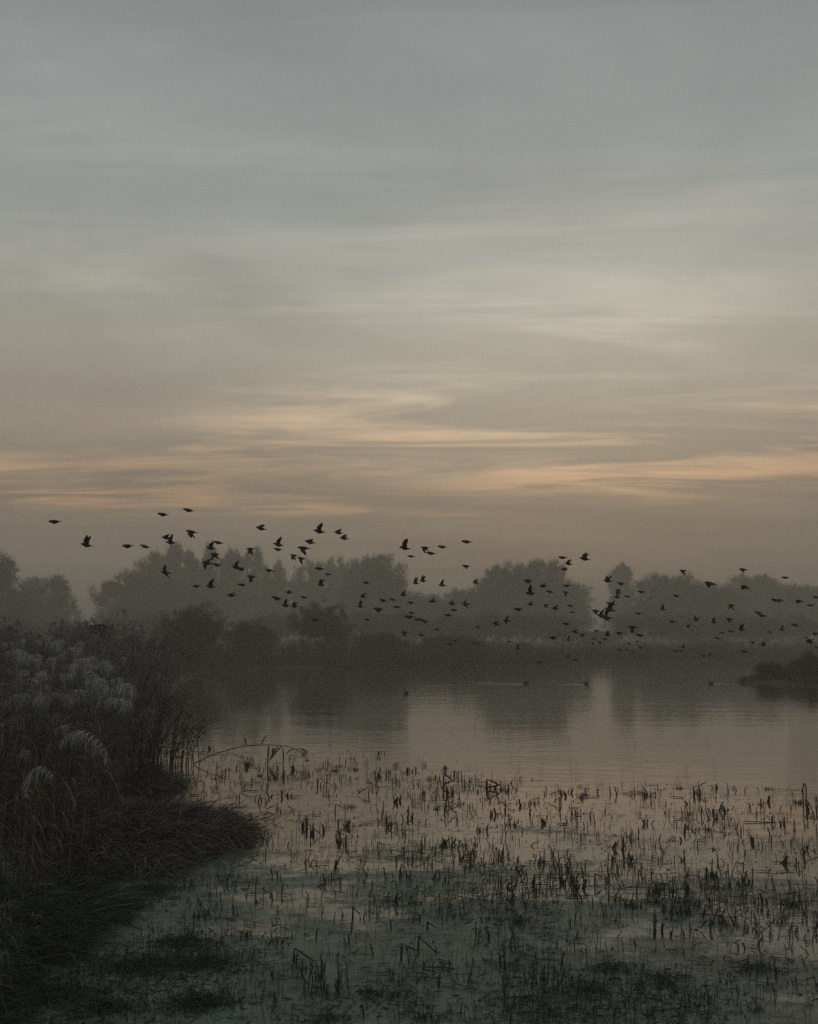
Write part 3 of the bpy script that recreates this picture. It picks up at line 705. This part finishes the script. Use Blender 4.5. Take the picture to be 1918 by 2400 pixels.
def stalk_mesh(r, h, w, bend=None):
    K = 5; t = np.linspace(0, 1, K)
    P = np.stack([np.cumsum(r.normal(size=K)*.006), np.cumsum(r.normal(size=K)*.006), -.06 + t*(h+.06)], -1)[None]
    lay = []
    for q in range(3):       # overlapping sheaths, ragged cut
        o = r.normal(size=2)*w*.22; a = q*2.09 + r.random()
        Pq = P.copy(); Pq[..., 0] += o[0]; Pq[..., 1] += o[1]; Pq[..., 2] *= (.72+.35*r.random())
        W = w*(.55+.3*r.random())*np.array([1.1, 1, .95, .85, .55+.4*r.random()])[None]
        S = np.array([[math.cos(a), math.sin(a), 0]])
        lay.append(ribbons(Pq, W, S))
    lay.append(tubes(P*np.array([1, 1, .9]), w*.30*np.ones((1, K)), 5, True))
    V, F = join(lay); me = tri_mesh('stalk', V, F); me.materials.append(M['stub']); return me
def thin_cluster(r, n, spread, h):
    b = np.stack([r.normal(size=n)*spread, r.normal(size=n)*spread*.8, -.05*np.ones(n)], -1)
    P = arc_path(b, h*(.5+.7*r.random(n)), np.abs(r.normal(.02, .03, n)), r.random(n)*6.28, 4)
    V, F = tubes(P, (.0035+.004*r.random((n, 1)))*np.array([1, 1, .9, .6])[None], 3, True)
    m = n//2; k = r.integers(0, n, m)
    V2, F2 = blades(P[k, 2], unit(np.stack([r.normal(size=m), r.normal(size=m), r.normal(.1, .5, m)], -1)), .06+.10*r.random(m), .6+.6*r.random(m), .006+.006*r.random(m), r)
    return join([(V, F), (V2, F2)])
def grass_tuft(r, n, h):
    az = r.random(n)*6.28
    b = np.stack([r.normal(size=n)*.05, r.normal(size=n)*.05, -.03*np.ones(n)], -1)
    d = unit(np.stack([np.cos(az)*.5, np.sin(az)*.5, .8+.6*r.random(n)], -1))
    return blades(b, d, h*(.4+.7*r.random(n)), .1+.5*r.random(n), .005+.006*r.random(n), r)
rs = np.random.default_rng(77)
stalks = [stalk_mesh(rs, .035+.095*rs.random(), .014+.022*rs.random()) for _ in range(14)]
thin_me = []
for _ in range(10):
    P = arc_path(np.array([[0, 0, -.05]]), np.array([.11+.09*rs.random()]), np.array([abs(rs.normal(.006, .010))]), np.array([rs.random()*6.28]), 5)
    V, F = tubes(P, (.0035+.004*rs.random())*np.array([[1, 1, .95, .9, .7]]), 4, True)
    if rs.random() < .5:
        V2, F2 = blades(P[:, 3], unit(np.array([[rs.normal(), rs.normal(), rs.normal(.2, .5)]])), np.array([.05+.06*rs.random()]), np.array([.9]), np.array([.009]), rs); V, F = join([(V, F), (V2, F2)])
    me = tri_mesh('thin_stalk', V, F); me.materials.append(M['stub']); thin_me.append(me)
tufts = []
for _ in range(6):
    me = tri_mesh('tuft', *grass_tuft(rs, 45, .15)); me.materials.append(M['weed']); tufts.append(me)
pts = stub_points(300, rs)
WORD = {2: 'two', 3: 'three', 4: 'four', 5: 'five', 6: 'six', 7: 'seven', 8: 'eight', 9: 'nine'}
def zone(p):
    if p[1] > 16.5: return 'along the outer edge facing the open lake'
    if p[1] > 13.2: return 'in the middle of the cut reed field'
    if p[1] > 10.5: return 'where the clear water turns to green weed'
    return 'deep inside the green weedy shallows'
for i, p in enumerate(pts):
    q = i % 20
    thick = q < (7 if p[1] > 10.5 else 2)
    if thick:
        nk = int(rs.integers(2, 6))
        root = obj('cut_reed_clump', None, loc=p, rot=(0, 0, rs.random()*6.28)); tag(root, f'clump of {WORD[nk]} thick ragged cut stalks {zone(p)}', 'reed stubs', 'thick cut stubs in the shallows')
        for k in range(nk):
            obj('stalk', stalks[rs.integers(14)], None, root, (rs.normal()*.06, rs.normal()*.05, 0), (rs.normal()*.22, rs.normal()*.22, rs.random()*6.28), .65+.6*rs.random())
    elif q < 14:
        nk = int(rs.integers(5, 10))
        root = obj('reed_stalk_cluster', None, loc=p, rot=(0, 0, rs.random()*6.28)); tag(root, f'cluster of {WORD[nk]} thin upright cut stalks {zone(p)}', 'reed stubs', 'thin cut stalks in the shallows')
        for k in range(nk):
            obj('stalk', thin_me[rs.integers(10)], None, root, (rs.normal()*.09, rs.normal()*.07, 0), (rs.normal()*.20, rs.normal()*.20, rs.random()*6.28), .45+.7*rs.random())
    elif q < 17:
        o = obj('grass_tuft', None, loc=p, rot=(0, 0, rs.random()*6.28), scale=.6+.6*rs.random()); tag(obj('blades', tufts[rs.integers(6)], None, o), kind='stuff'); tag(o, f'dark fine leaved grass tuft {zone(p)}', 'grass tuft', 'grass tufts among the stubs')
    else:   # snapped stalk folded into an angle, tip touching the water
        a = rs.random()*6.28; h = .06+.08*rs.random(); l = .08+.13*rs.random()
        P = np.array([[0, 0, -.05], [.005, 0, h], [.02+l*math.cos(a), l*math.sin(a)*.6, .01 if rs.random() < .6 else h*.6]])
        P = np.array([P[0], P[0]*.5+P[1]*.5, P[1], P[1]*.5+P[2]*.5, P[2]])
        V, F = tubes(P[None], np.array([[.009, .009, .008, .007, .005]]), 4, True)
        o = obj('snapped_stalk', tri_mesh('snapped_stalk', V, F), M['stub'], None, p); tag(o, f'snapped dark stalk folded into a sharp angle {zone(p)}', 'reed stub', 'snapped stalks in the shallows')
# singular shapes along the outer edge
def bent_px(pix, base_px, w, label, name='bent_stalk'):
    g = on_plane(*base_px); Y = g[1]
    Q = np.array([at_depth(x, y, Y) for x, y in pix]) - g
    Q = np.concatenate([np.linspace(Q[i], Q[i+1], 4, endpoint=False) for i in range(len(Q)-1)] + [Q[-1:]])
    V, F = tubes(Q[None], np.full((1, len(Q)), w), 5, True)
    o = obj(name, tri_mesh(name, V, F), M['stub'], None, g); tag(o, label, 'reed stub'); return o
bent_px([(1518,1862),(1517,1858),(1508,1845)], (1518,1861), .011, 'single dark stalk leaning like an open hook, alone at the outer edge of the stubs')
bent_px([(1528,1862),(1537,1856),(1536,1866)], (1532,1864), .009, 'small snapped stalk making a triangle just above the water')
bent_px([(1632,1858),(1632,1853),(1645,1838),(1655,1834)], (1632,1857), .008, 'long thin stalk arching up and over at the outer edge of the stubs')
bent_px([(1884,1892),(1881,1850),(1886,1834),(1890,1850),(1889,1892)], (1886,1889), .010, 'tall narrow loop of folded stalk at the right end of the stubs')
bent_px([(1744,1925),(1800,1927),(1858,1931)], (1800,1928), .006, 'long dark stalk lying flat on the water between stubs', 'floating_stalk')
bent_px([(1040,1848),(1040,1812),(1062,1830),(1041,1838)], (1040,1846), .014, 'thick stub with a folded leaf forming a triangle')
bent_px([(1142,1852),(1142,1826),(1172,1840),(1143,1846)], (1142,1850), .014, 'thick stub with a leaf folded down into a long wedge')

# the rest of the stubble, sprouts and floating weed
pr = stub_points(3600, rs, 420); n = len(pr)
hh = .045 + .10*rs.random(n)**1.6
P = arc_path(pr + np.array([0, 0, -.04]), hh, np.abs(rs.normal(.008, .022, n)), rs.random(n)*6.28, 4)
parts = [tubes(P, (.002+.007*rs.random((n, 1))**2.5)*np.array([1, 1, .95, .75])[None], 3, True)]
m = 1500; k = rs.integers(0, n, m); az = rs.random(m)*6.28
parts.append(blades(pr[k]+np.array([0, 0, .012]), np.stack([np.cos(az), np.sin(az)*.5, np.zeros(m)], -1), .08+.25*rs.random(m), np.zeros(m), .006+.010*rs.random(m), rs))
o = obj('reed_stubble', tri_mesh('reed_stubble', *join(parts)), M['stub']); tag(o, 'scattered thin cut stalks and floating leaves all over the shallows', 'reed stubble', None, 'stuff')

# sprouts and weed in the nearest shallows
def near_points(n, r, lo, hi, xm=0):
    out = np.empty((0, 3))
    while len(out) < n:
        x = xm + (1960-xm)*r.random(n*2) - 20; y = lo + (hi-lo)*r.random(n*2)
        g = np.array([on_plane(a, b) for a, b in zip(x, y)])
        d = fbm(g[:, 0]*1.1+40, g[:, 1]*.8)
        keep = (r.random(len(g)) < np.clip((d-.36)*3.0, .12, 1)) & (height(g[:, 0], g[:, 1]) < .05)
        out = np.concatenate([out, g[keep]])
    return out[:n]
rw = np.random.default_rng(91)
g = near_points(4400, rw, 1960, 2420); n = len(g)
P = arc_path(g + np.array([0, 0, -.03]), .04+.13*rw.random(n)**1.5, np.abs(rw.normal(.012, .02, n)), rw.random(n)*6.28, 3)
sp = tubes(P, (.0012+.0022*rw.random((n, 1)))*np.array([1, .9, .5])[None], 3)
o = obj('marsh_sprouts', tri_mesh('marsh_sprouts', *sp), M['weed']); tag(o, 'thin dark sprouts standing all over the green shallows', 'marsh grass', None, 'stuff')
g = near_points(4200, rw, 2010, 2430); n = len(g)
az = rw.random(n)*6.28
wd = blades(g + np.stack([np.zeros(n), np.zeros(n), .004+.02*rw.random(n)], -1), unit(np.stack([np.cos(az), np.sin(az)*.6, rw.normal(.02, .12, n)], -1)),
            .03+.12*rw.random(n), .1+.2*rw.random(n), .004+.010*rw.random(n), rw)
o = obj('floating_weed', tri_mesh('floating_weed', *wd), M['weed']); tag(o, 'dark floating weed matted over the green shallows', 'water weed', None, 'stuff')
g = near_points(5000, rw, 1890, 2430, 420); n = len(g); az = rw.random(n)*6.28
bits = blades(g + np.stack([np.zeros(n), np.zeros(n), .003+.006*rw.random(n)], -1), np.stack([np.cos(az), np.sin(az), np.zeros(n)], -1), .012+.06*rw.random(n)**2, np.zeros(n), .004+.012*rw.random(n), rw, 3)
o = obj('floating_litter', tri_mesh('floating_litter', *bits), M['litter']); tag(o, 'small floating leaf fragments and scum all over the shallows', 'litter', None, 'stuff')
# heavier weed clumps
for i, (x, y, rx, ry) in enumerate([(255,2115,.55,.20),(360,2085,.35,.16),(330,2265,.55,.16),(470,2258,.40,.12),(180,2170,.35,.14),(480,2350,.3,.10),(420,2210,.22,.12),(120,2330,.5,.16),(250,2360,.35,.10),
                                     (1385,2320,.18,.06),(1560,2300,.2,.08),(1760,2270,.3,.1),(1440,2270,.16,.05),(1215,2160,.2,.1),(870,2330,.25,.07),(770,2385,.16,.06)]):
    r = np.random.default_rng(900+i); c = on_plane(x, y); nb = int((int(1500*rx*max(ry, .1)/.11) + 160)*(1.0 if x < 600 else .45)); rx, ry = (rx, ry) if x < 600 else (rx*1.7, ry*1.8)
    th = r.random(nb)*6.28; q = np.abs(r.normal(0, .55, nb))*(.45+1.1*fbm(np.cos(th)*2.2+i*7+9, np.sin(th)*2.2+9, 3))*1.25
    b = np.stack([np.cos(th)*q*rx, np.sin(th)*q*ry*2.0, .003+.03*np.clip(1-q, 0, 1)*r.random(nb)], -1)
    az = r.random(nb)*6.28; d = unit(np.stack([np.cos(az), np.sin(az), np.abs(r.normal(.2, .5, nb))], -1))
    V, F = blades(b, d, .04+.10*r.random(nb), .3+.5*r.random(nb), .004+.008*r.random(nb), r)
    o = obj('weed_clump', None, None, None, c); a = obj('matted_leaves', tri_mesh('matted_leaves', V, F), M['weed'], o); tag(a, kind='stuff'); tag(o, f'dark matted weed clump {"in the green shallows below the litter mound" if x < 600 else "in the open weedy shallows right of the green bay"}', 'water weed', 'weed clumps in the shallows')

# ------------------------------------------------------------------ water birds
def lathe_x(prof, sides=10, zs=1.0):
    """prof: (x, z, radius_y, radius_z)"""
    ang = np.arange(sides)*2*np.pi/sides; V = []
    for x, z, ry, rz in prof:
        V += [(x, ry*math.cos(a), z + rz*math.sin(a)) for a in ang]
    F = []
    for k in range(len(prof)-1):
        for s in range(sides):
            a, b = k*sides+s, k*sides+(s+1) % sides
            F += [(a, b, b+sides), (a, b+sides, a+sides)]
    for s in range(1, sides-1):
        F.append((0, s+1, s)); e = (len(prof)-1)*sides; F.append((e, e+s, e+s+1))
    return np.array(V, float), np.array(F)
def water_bird(px_, py_, rotz, label, bill):
    g = on_plane(px_, py_)
    root = obj('coot', None, loc=g, rot=(0, 0, rotz)); tag(root, label, 'water bird', 'coots on the lake')
    body = lathe_x([(-.19, .11, .004, .004), (-.15, .09, .05, .03), (-.08, .06, .09, .08), (.0, .05, .105, .10), (.08, .06, .09, .09), (.12, .10, .06, .07),
                    (.135, .16, .038, .045), (.15, .215, .034, .036), (.175, .228, .030, .032), (.20, .222, .012, .014)], 12)
    obj('body', tri_mesh('body', *body, True), M['feather'], root)
    obj('bill', tri_mesh('bill', *lathe_x([(.195, .222, .012, .013), (.215, .217, .008, .009), (.235, .212, .002, .002)], 6)), M[bill], root)
    return root
water_bird(952, 1626, math.pi*.62, 'dark coot floating alone in front of the far tree reflections', 'white_bill')
water_bird(1233, 1603, math.pi*.05, 'small dark coot drawing a long pale wake behind it', 'white_bill')
water_bird(1374, 1604, math.pi*.1, 'small dark coot in front of the pale misty gap', 'white_bill')
water_bird(1667, 1603, math.pi*1.0, 'small dark coot swimming towards the gap near the islet', 'white_bill')
# wakes: low ridges of water behind the swimming birds
wk = []
for (x0, y0, x1, y1, w) in [(1228,1603,1070,1596,.10),(1228,1605,1110,1602,.08),(1240,1604,1252,1603,.05),(1372,1604,1290,1596,.08),(1372,1606,1310,1604,.06),(1672,1602,1712,1603,.08)]:
    a = on_plane(x0, y0); b = on_plane(x1, y1); t = np.linspace(0, 1, 14)[:, None]; C_ = a*(1-t) + b*t
    C_[:, 1] += .05*np.sin(t[:, 0]*19)
    s = unit(np.array([[-(b-a)[1], (b-a)[0], 0.]])); ww = (w*(1-.6*t))
    V = np.stack([C_ - s*ww + [0, 0, -.003], C_ + [0, 0, .007]*(1-.6*t), C_ + s*ww + [0, 0, -.003]], 1).reshape(-1, 3)
    wk.append((V, grid_faces(14, 3)))
o = obj('water_wakes', tri_mesh('water_wakes', *join(wk), True), M['water']); tag(o, kind='structure')

# ------------------------------------------------------------------ the flock
def bird_mesh(elev, sweep, ext, tail, r, asym=0.0):
    body = lathe_x([(.110, .004, .0006, .0006), (.092, .005, .0045, .0045), (.080, .008, .0125, .0125), (.064, .008, .0165, .0165), (.046, .004, .018, .019),
                    (.020, .000, .0255, .0265), (-.010, -.001, .026, .027), (-.040, .001, .019, .019), (-.066, .003, .010, .010), (-.078, .004, .012, .005),
                    (-.115, .004, .012+tail, .0025)], 10)
    parts = [body]
    for sgn in (-1, 1):
        e = math.radians(elev + sgn*asym); sw = math.radians(sweep)
        # leading edge: root, wrist, tip; trailing edge follows
        n = 9; u = np.linspace(0, 1, n)
        Ls = .185*ext
        spanw = u*Ls
        bend = np.where(u < .35, -.012*(u/.35), -.012 + (u-.35)/.65*math.sin(sw)*Ls*.95)
        lead = .042 - bend
        chord = np.interp(u, [0, .35, .6, .85, 1], [.078, .072, .056, .030, .004])*(1 if ext > .5 else .85)
        ce = e*(1 - .25*u)
        yy = .012 + spanw*np.cos(ce)*math.cos(sw*.35); zz = .012 + spanw*np.sin(ce)
        top = np.stack([lead, sgn*yy, zz], -1); bot = np.stack([lead-chord, sgn*yy, zz-.004], -1)
        mid = (top*.6+bot*.4) + np.array([0, 0, .006])
        low = (top*.6+bot*.4) - np.array([0, 0, .003])
        V = np.stack([top, mid, bot, low], 1).reshape(-1, 3)
        F = []
        for k in range(n-1):
            for s in range(4):
                a, b = k*4+s, k*4+(s+1) % 4
                F += [(a, b, b+4), (a, b+4, a+4)]
        parts.append((V, np.array(F)))
    V, F = join(parts); nb_ = len(body[0]); V[:nb_, 1:] *= 1.22; V[:, 0] *= -1          # flies towards -X
    me = tri_mesh('bird', V, F, True); me.materials.append(M['feather']); return me
rb = np.random.default_rng(42)
POSES = {'G': ('with wings folded tight in a glide', [bird_mesh(-8, 80, .16, .002, rb), bird_mesh(5, 82, .22, .000, rb), bird_mesh(-20, 75, .28, .004, rb)]),
         'U': ('with both wings raised high', [bird_mesh(68, 26, .95, .006, rb), bird_mesh(55, 38, .85, .004, rb, 8), bird_mesh(78, 18, 1.0, .008, rb, 5)]),
         'H': ('with wings half raised and swept back', [bird_mesh(42, 58, .70, .006, rb), bird_mesh(30, 62, .62, .004, rb, 6), bird_mesh(50, 66, .62, .006, rb, 10)]),
         'D': ('with wings beating straight down', [bird_mesh(-66, 26, .90, .006, rb), bird_mesh(-52, 36, .95, .004, rb, 8), bird_mesh(-75, 20, .85, .006, rb)]),
         'S': ('with wings partly lowered and swept back', [bird_mesh(-34, 48, .72, .006, rb), bird_mesh(-22, 56, .75, .008, rb, 8), bird_mesh(-46, 52, .60, .004, rb, 6)]),
         'X': ('banking with wings spread wide', [bird_mesh(12, 28, 1.0, .008, rb), bird_mesh(-6, 34, .95, .008, rb)])}
BIRDS = '''128,1223,26,G 382,1206,24,G 442,1196,24,G 449,1247,25,D 203,1278,26,U 299,1280,27,G 340,1281,22,S 391,1261,22,H 401,1272,22,U 512,1272,22,G 495,1285,21,U
504,1299,22,D 486,1320,24,X 509,1325,18,H 388,1342,22,X 461,1374,18,G 495,1375,22,U 543,1396,20,H 612,1239,23,H 749,1246,26,U 794,1249,20,H 807,1262,20,H 727,1271,23,H
653,1277,23,U 652,1288,20,G 712,1285,26,D 588,1287,20,D 689,1302,18,D 707,1309,19,D 554,1330,20,U 566,1335,18,H 632,1337,20,S 749,1333,21,G 769,1346,15,S 590,1352,20,D
568,1371,19,G 753,1371,18,U 678,1389,16,H 649,1402,23,S 713,1400,17,G 670,1420,18,U 691,1421,18,U 740,1453,18,G 949,1285,25,U 997,1284,20,D 1037,1282,21,G 1094,1270,23,G
1010,1297,21,G 964,1304,17,G 1093,1327,18,S 859,1366,17,G 975,1367,16,U 992,1362,17,U 1037,1372,17,U 1115,1366,15,U 852,1399,15,U 845,1422,16,U 898,1407,17,S 920,1405,16,S
946,1395,16,U 963,1412,16,S 888,1428,23,S 931,1423,17,G 1015,1410,17,H 1060,1416,17,H 1092,1416,18,X 1065,1430,16,S 1051,1442,17,G 965,1436,14,S 959,1446,22,G 981,1452,20,S
995,1456,18,S 861,1452,15,G 949,1482,15,D 989,1489,14,G 1025,1475,13,S 1121,1469,12,S 1163,1463,17,H 1188,1455,16,X 1054,1510,14,S 1067,1502,12,G 1115,1508,12,S 1195,1504,10,G
1319,1307,20,G 1371,1310,23,U 1333,1322,18,U 1324,1335,17,H 1238,1361,20,S 1274,1374,18,H 1244,1391,22,U 1329,1373,17,G 1289,1387,17,G 1327,1388,14,D 1425,1362,20,U 1456,1368,17,S
1450,1384,17,D 1503,1387,17,S 1447,1400,15,H 1471,1398,15,G 1244,1417,15,H 1281,1418,14,D 1302,1427,17,H 1215,1428,21,G 1337,1420,15,S 1342,1435,13,G 1433,1416,22,D 1429,1429,23,X
1397,1432,18,D 1410,1442,18,X 1422,1448,25,S 1497,1438,16,G 1328,1462,17,G 1349,1482,16,H 1365,1490,14,H 1399,1479,12,G 1425,1489,14,U 1418,1498,13,G 1393,1497,12,G 1390,1508,13,G
1405,1506,13,S 1453,1484,18,S 1484,1470,20,D 1501,1489,19,G 1297,1496,18,H 1333,1500,11,U 1214,1520,12,U 1475,1508,11,G 1495,1504,11,G 1503,1518,13,G 1453,1524,12,S 1471,1523,11,G
1483,1527,10,G 1331,1540,10,U 1349,1546,13,S 1266,1553,13,H 1113,1566,10,G 1602,1338,17,D 1665,1368,26,S 1742,1335,18,S 1841,1354,17,G 1747,1376,23,S 1586,1397,17,G 1554,1429,14,U
1715,1419,17,D 1818,1407,20,G 1829,1407,16,S 1874,1409,19,S 1900,1419,16,G 1913,1400,16,G 1778,1436,17,S 1787,1443,19,S 1576,1457,16,G 1632,1453,16,U 1674,1459,14,U 1711,1451,16,D
1614,1469,13,H 1693,1483,13,G 1714,1480,14,G 1739,1476,17,U 1805,1482,11,G 1834,1477,12,U 1864,1465,18,S 1913,1485,16,S 1898,1505,20,H 1891,1495,11,S 1914,1517,12,G 1682,1496,13,S
1765,1505,14,S 1790,1512,14,U 1746,1527,17,G 1585,1526,13,S 1598,1526,12,G 1602,1517,12,U 1650,1538,10,H 1665,1535,12,H'''
for s in BIRDS.split():
    x, y, ln, ps = s.split(','); x, y, ln = float(x), float(y), float(ln)
    desc, meshes = POSES[ps]
    Y = .225*FPX/ln/1.26; p = at_depth(x, y, Y)
    if y < 1290 and ps == 'G': where = 'against the open sky'
    elif y < 1330: where = 'at the level of the treetops'
    elif y < 1470: where = 'in front of the misty trees'
    else: where = 'low over the lake'
    roll = random.uniform(-.18, .18) + (.75 if ps == 'X' else 0)*random.choice((-1, 1))
    o = obj('starling', random.choice(meshes), None, None, p, (roll, random.uniform(-.02, .20), random.uniform(-.38, .38)))
    tag(o, f'dark starling {desc}, flying {where}', 'bird', 'starlings of the flock over the lake')

# ------------------------------------------------------------------ the misty air
def box_mesh(x0, x1, y0, y1, z0, z1):
    V = np.array([(x, y, z) for x in (x0, x1) for y in (y0, y1) for z in (z0, z1)], float)
    Q = [(0,1,3,2),(4,6,7,5),(0,4,5,1),(2,3,7,6),(0,2,6,4),(1,5,7,3)]
    F = np.array([t for a, b, c, d in Q for t in ((a, b, c), (a, c, d))]); return tri_mesh('haze', V, F)
hm = bpy.data.materials.new('mist'); hm.use_nodes = True; t = hm.node_tree; t.nodes.clear()
pv = t.nodes.new('ShaderNodeVolumePrincipled'); pv.inputs['Density'].default_value = .0031
pv.inputs['Color'].default_value = (.94, .86, .745, 1); pv.inputs['Anisotropy'].default_value = 0.0
mo = t.nodes.new('ShaderNodeOutputMaterial'); t.links.new(pv.outputs[0], mo.inputs['Volume'])
hz = obj('haze', box_mesh(-950, 950, -70, 1560, -2.5, 36), hm); tag(hz, 'thin grey evening mist lying over the lake', 'mist', None, 'stuff')
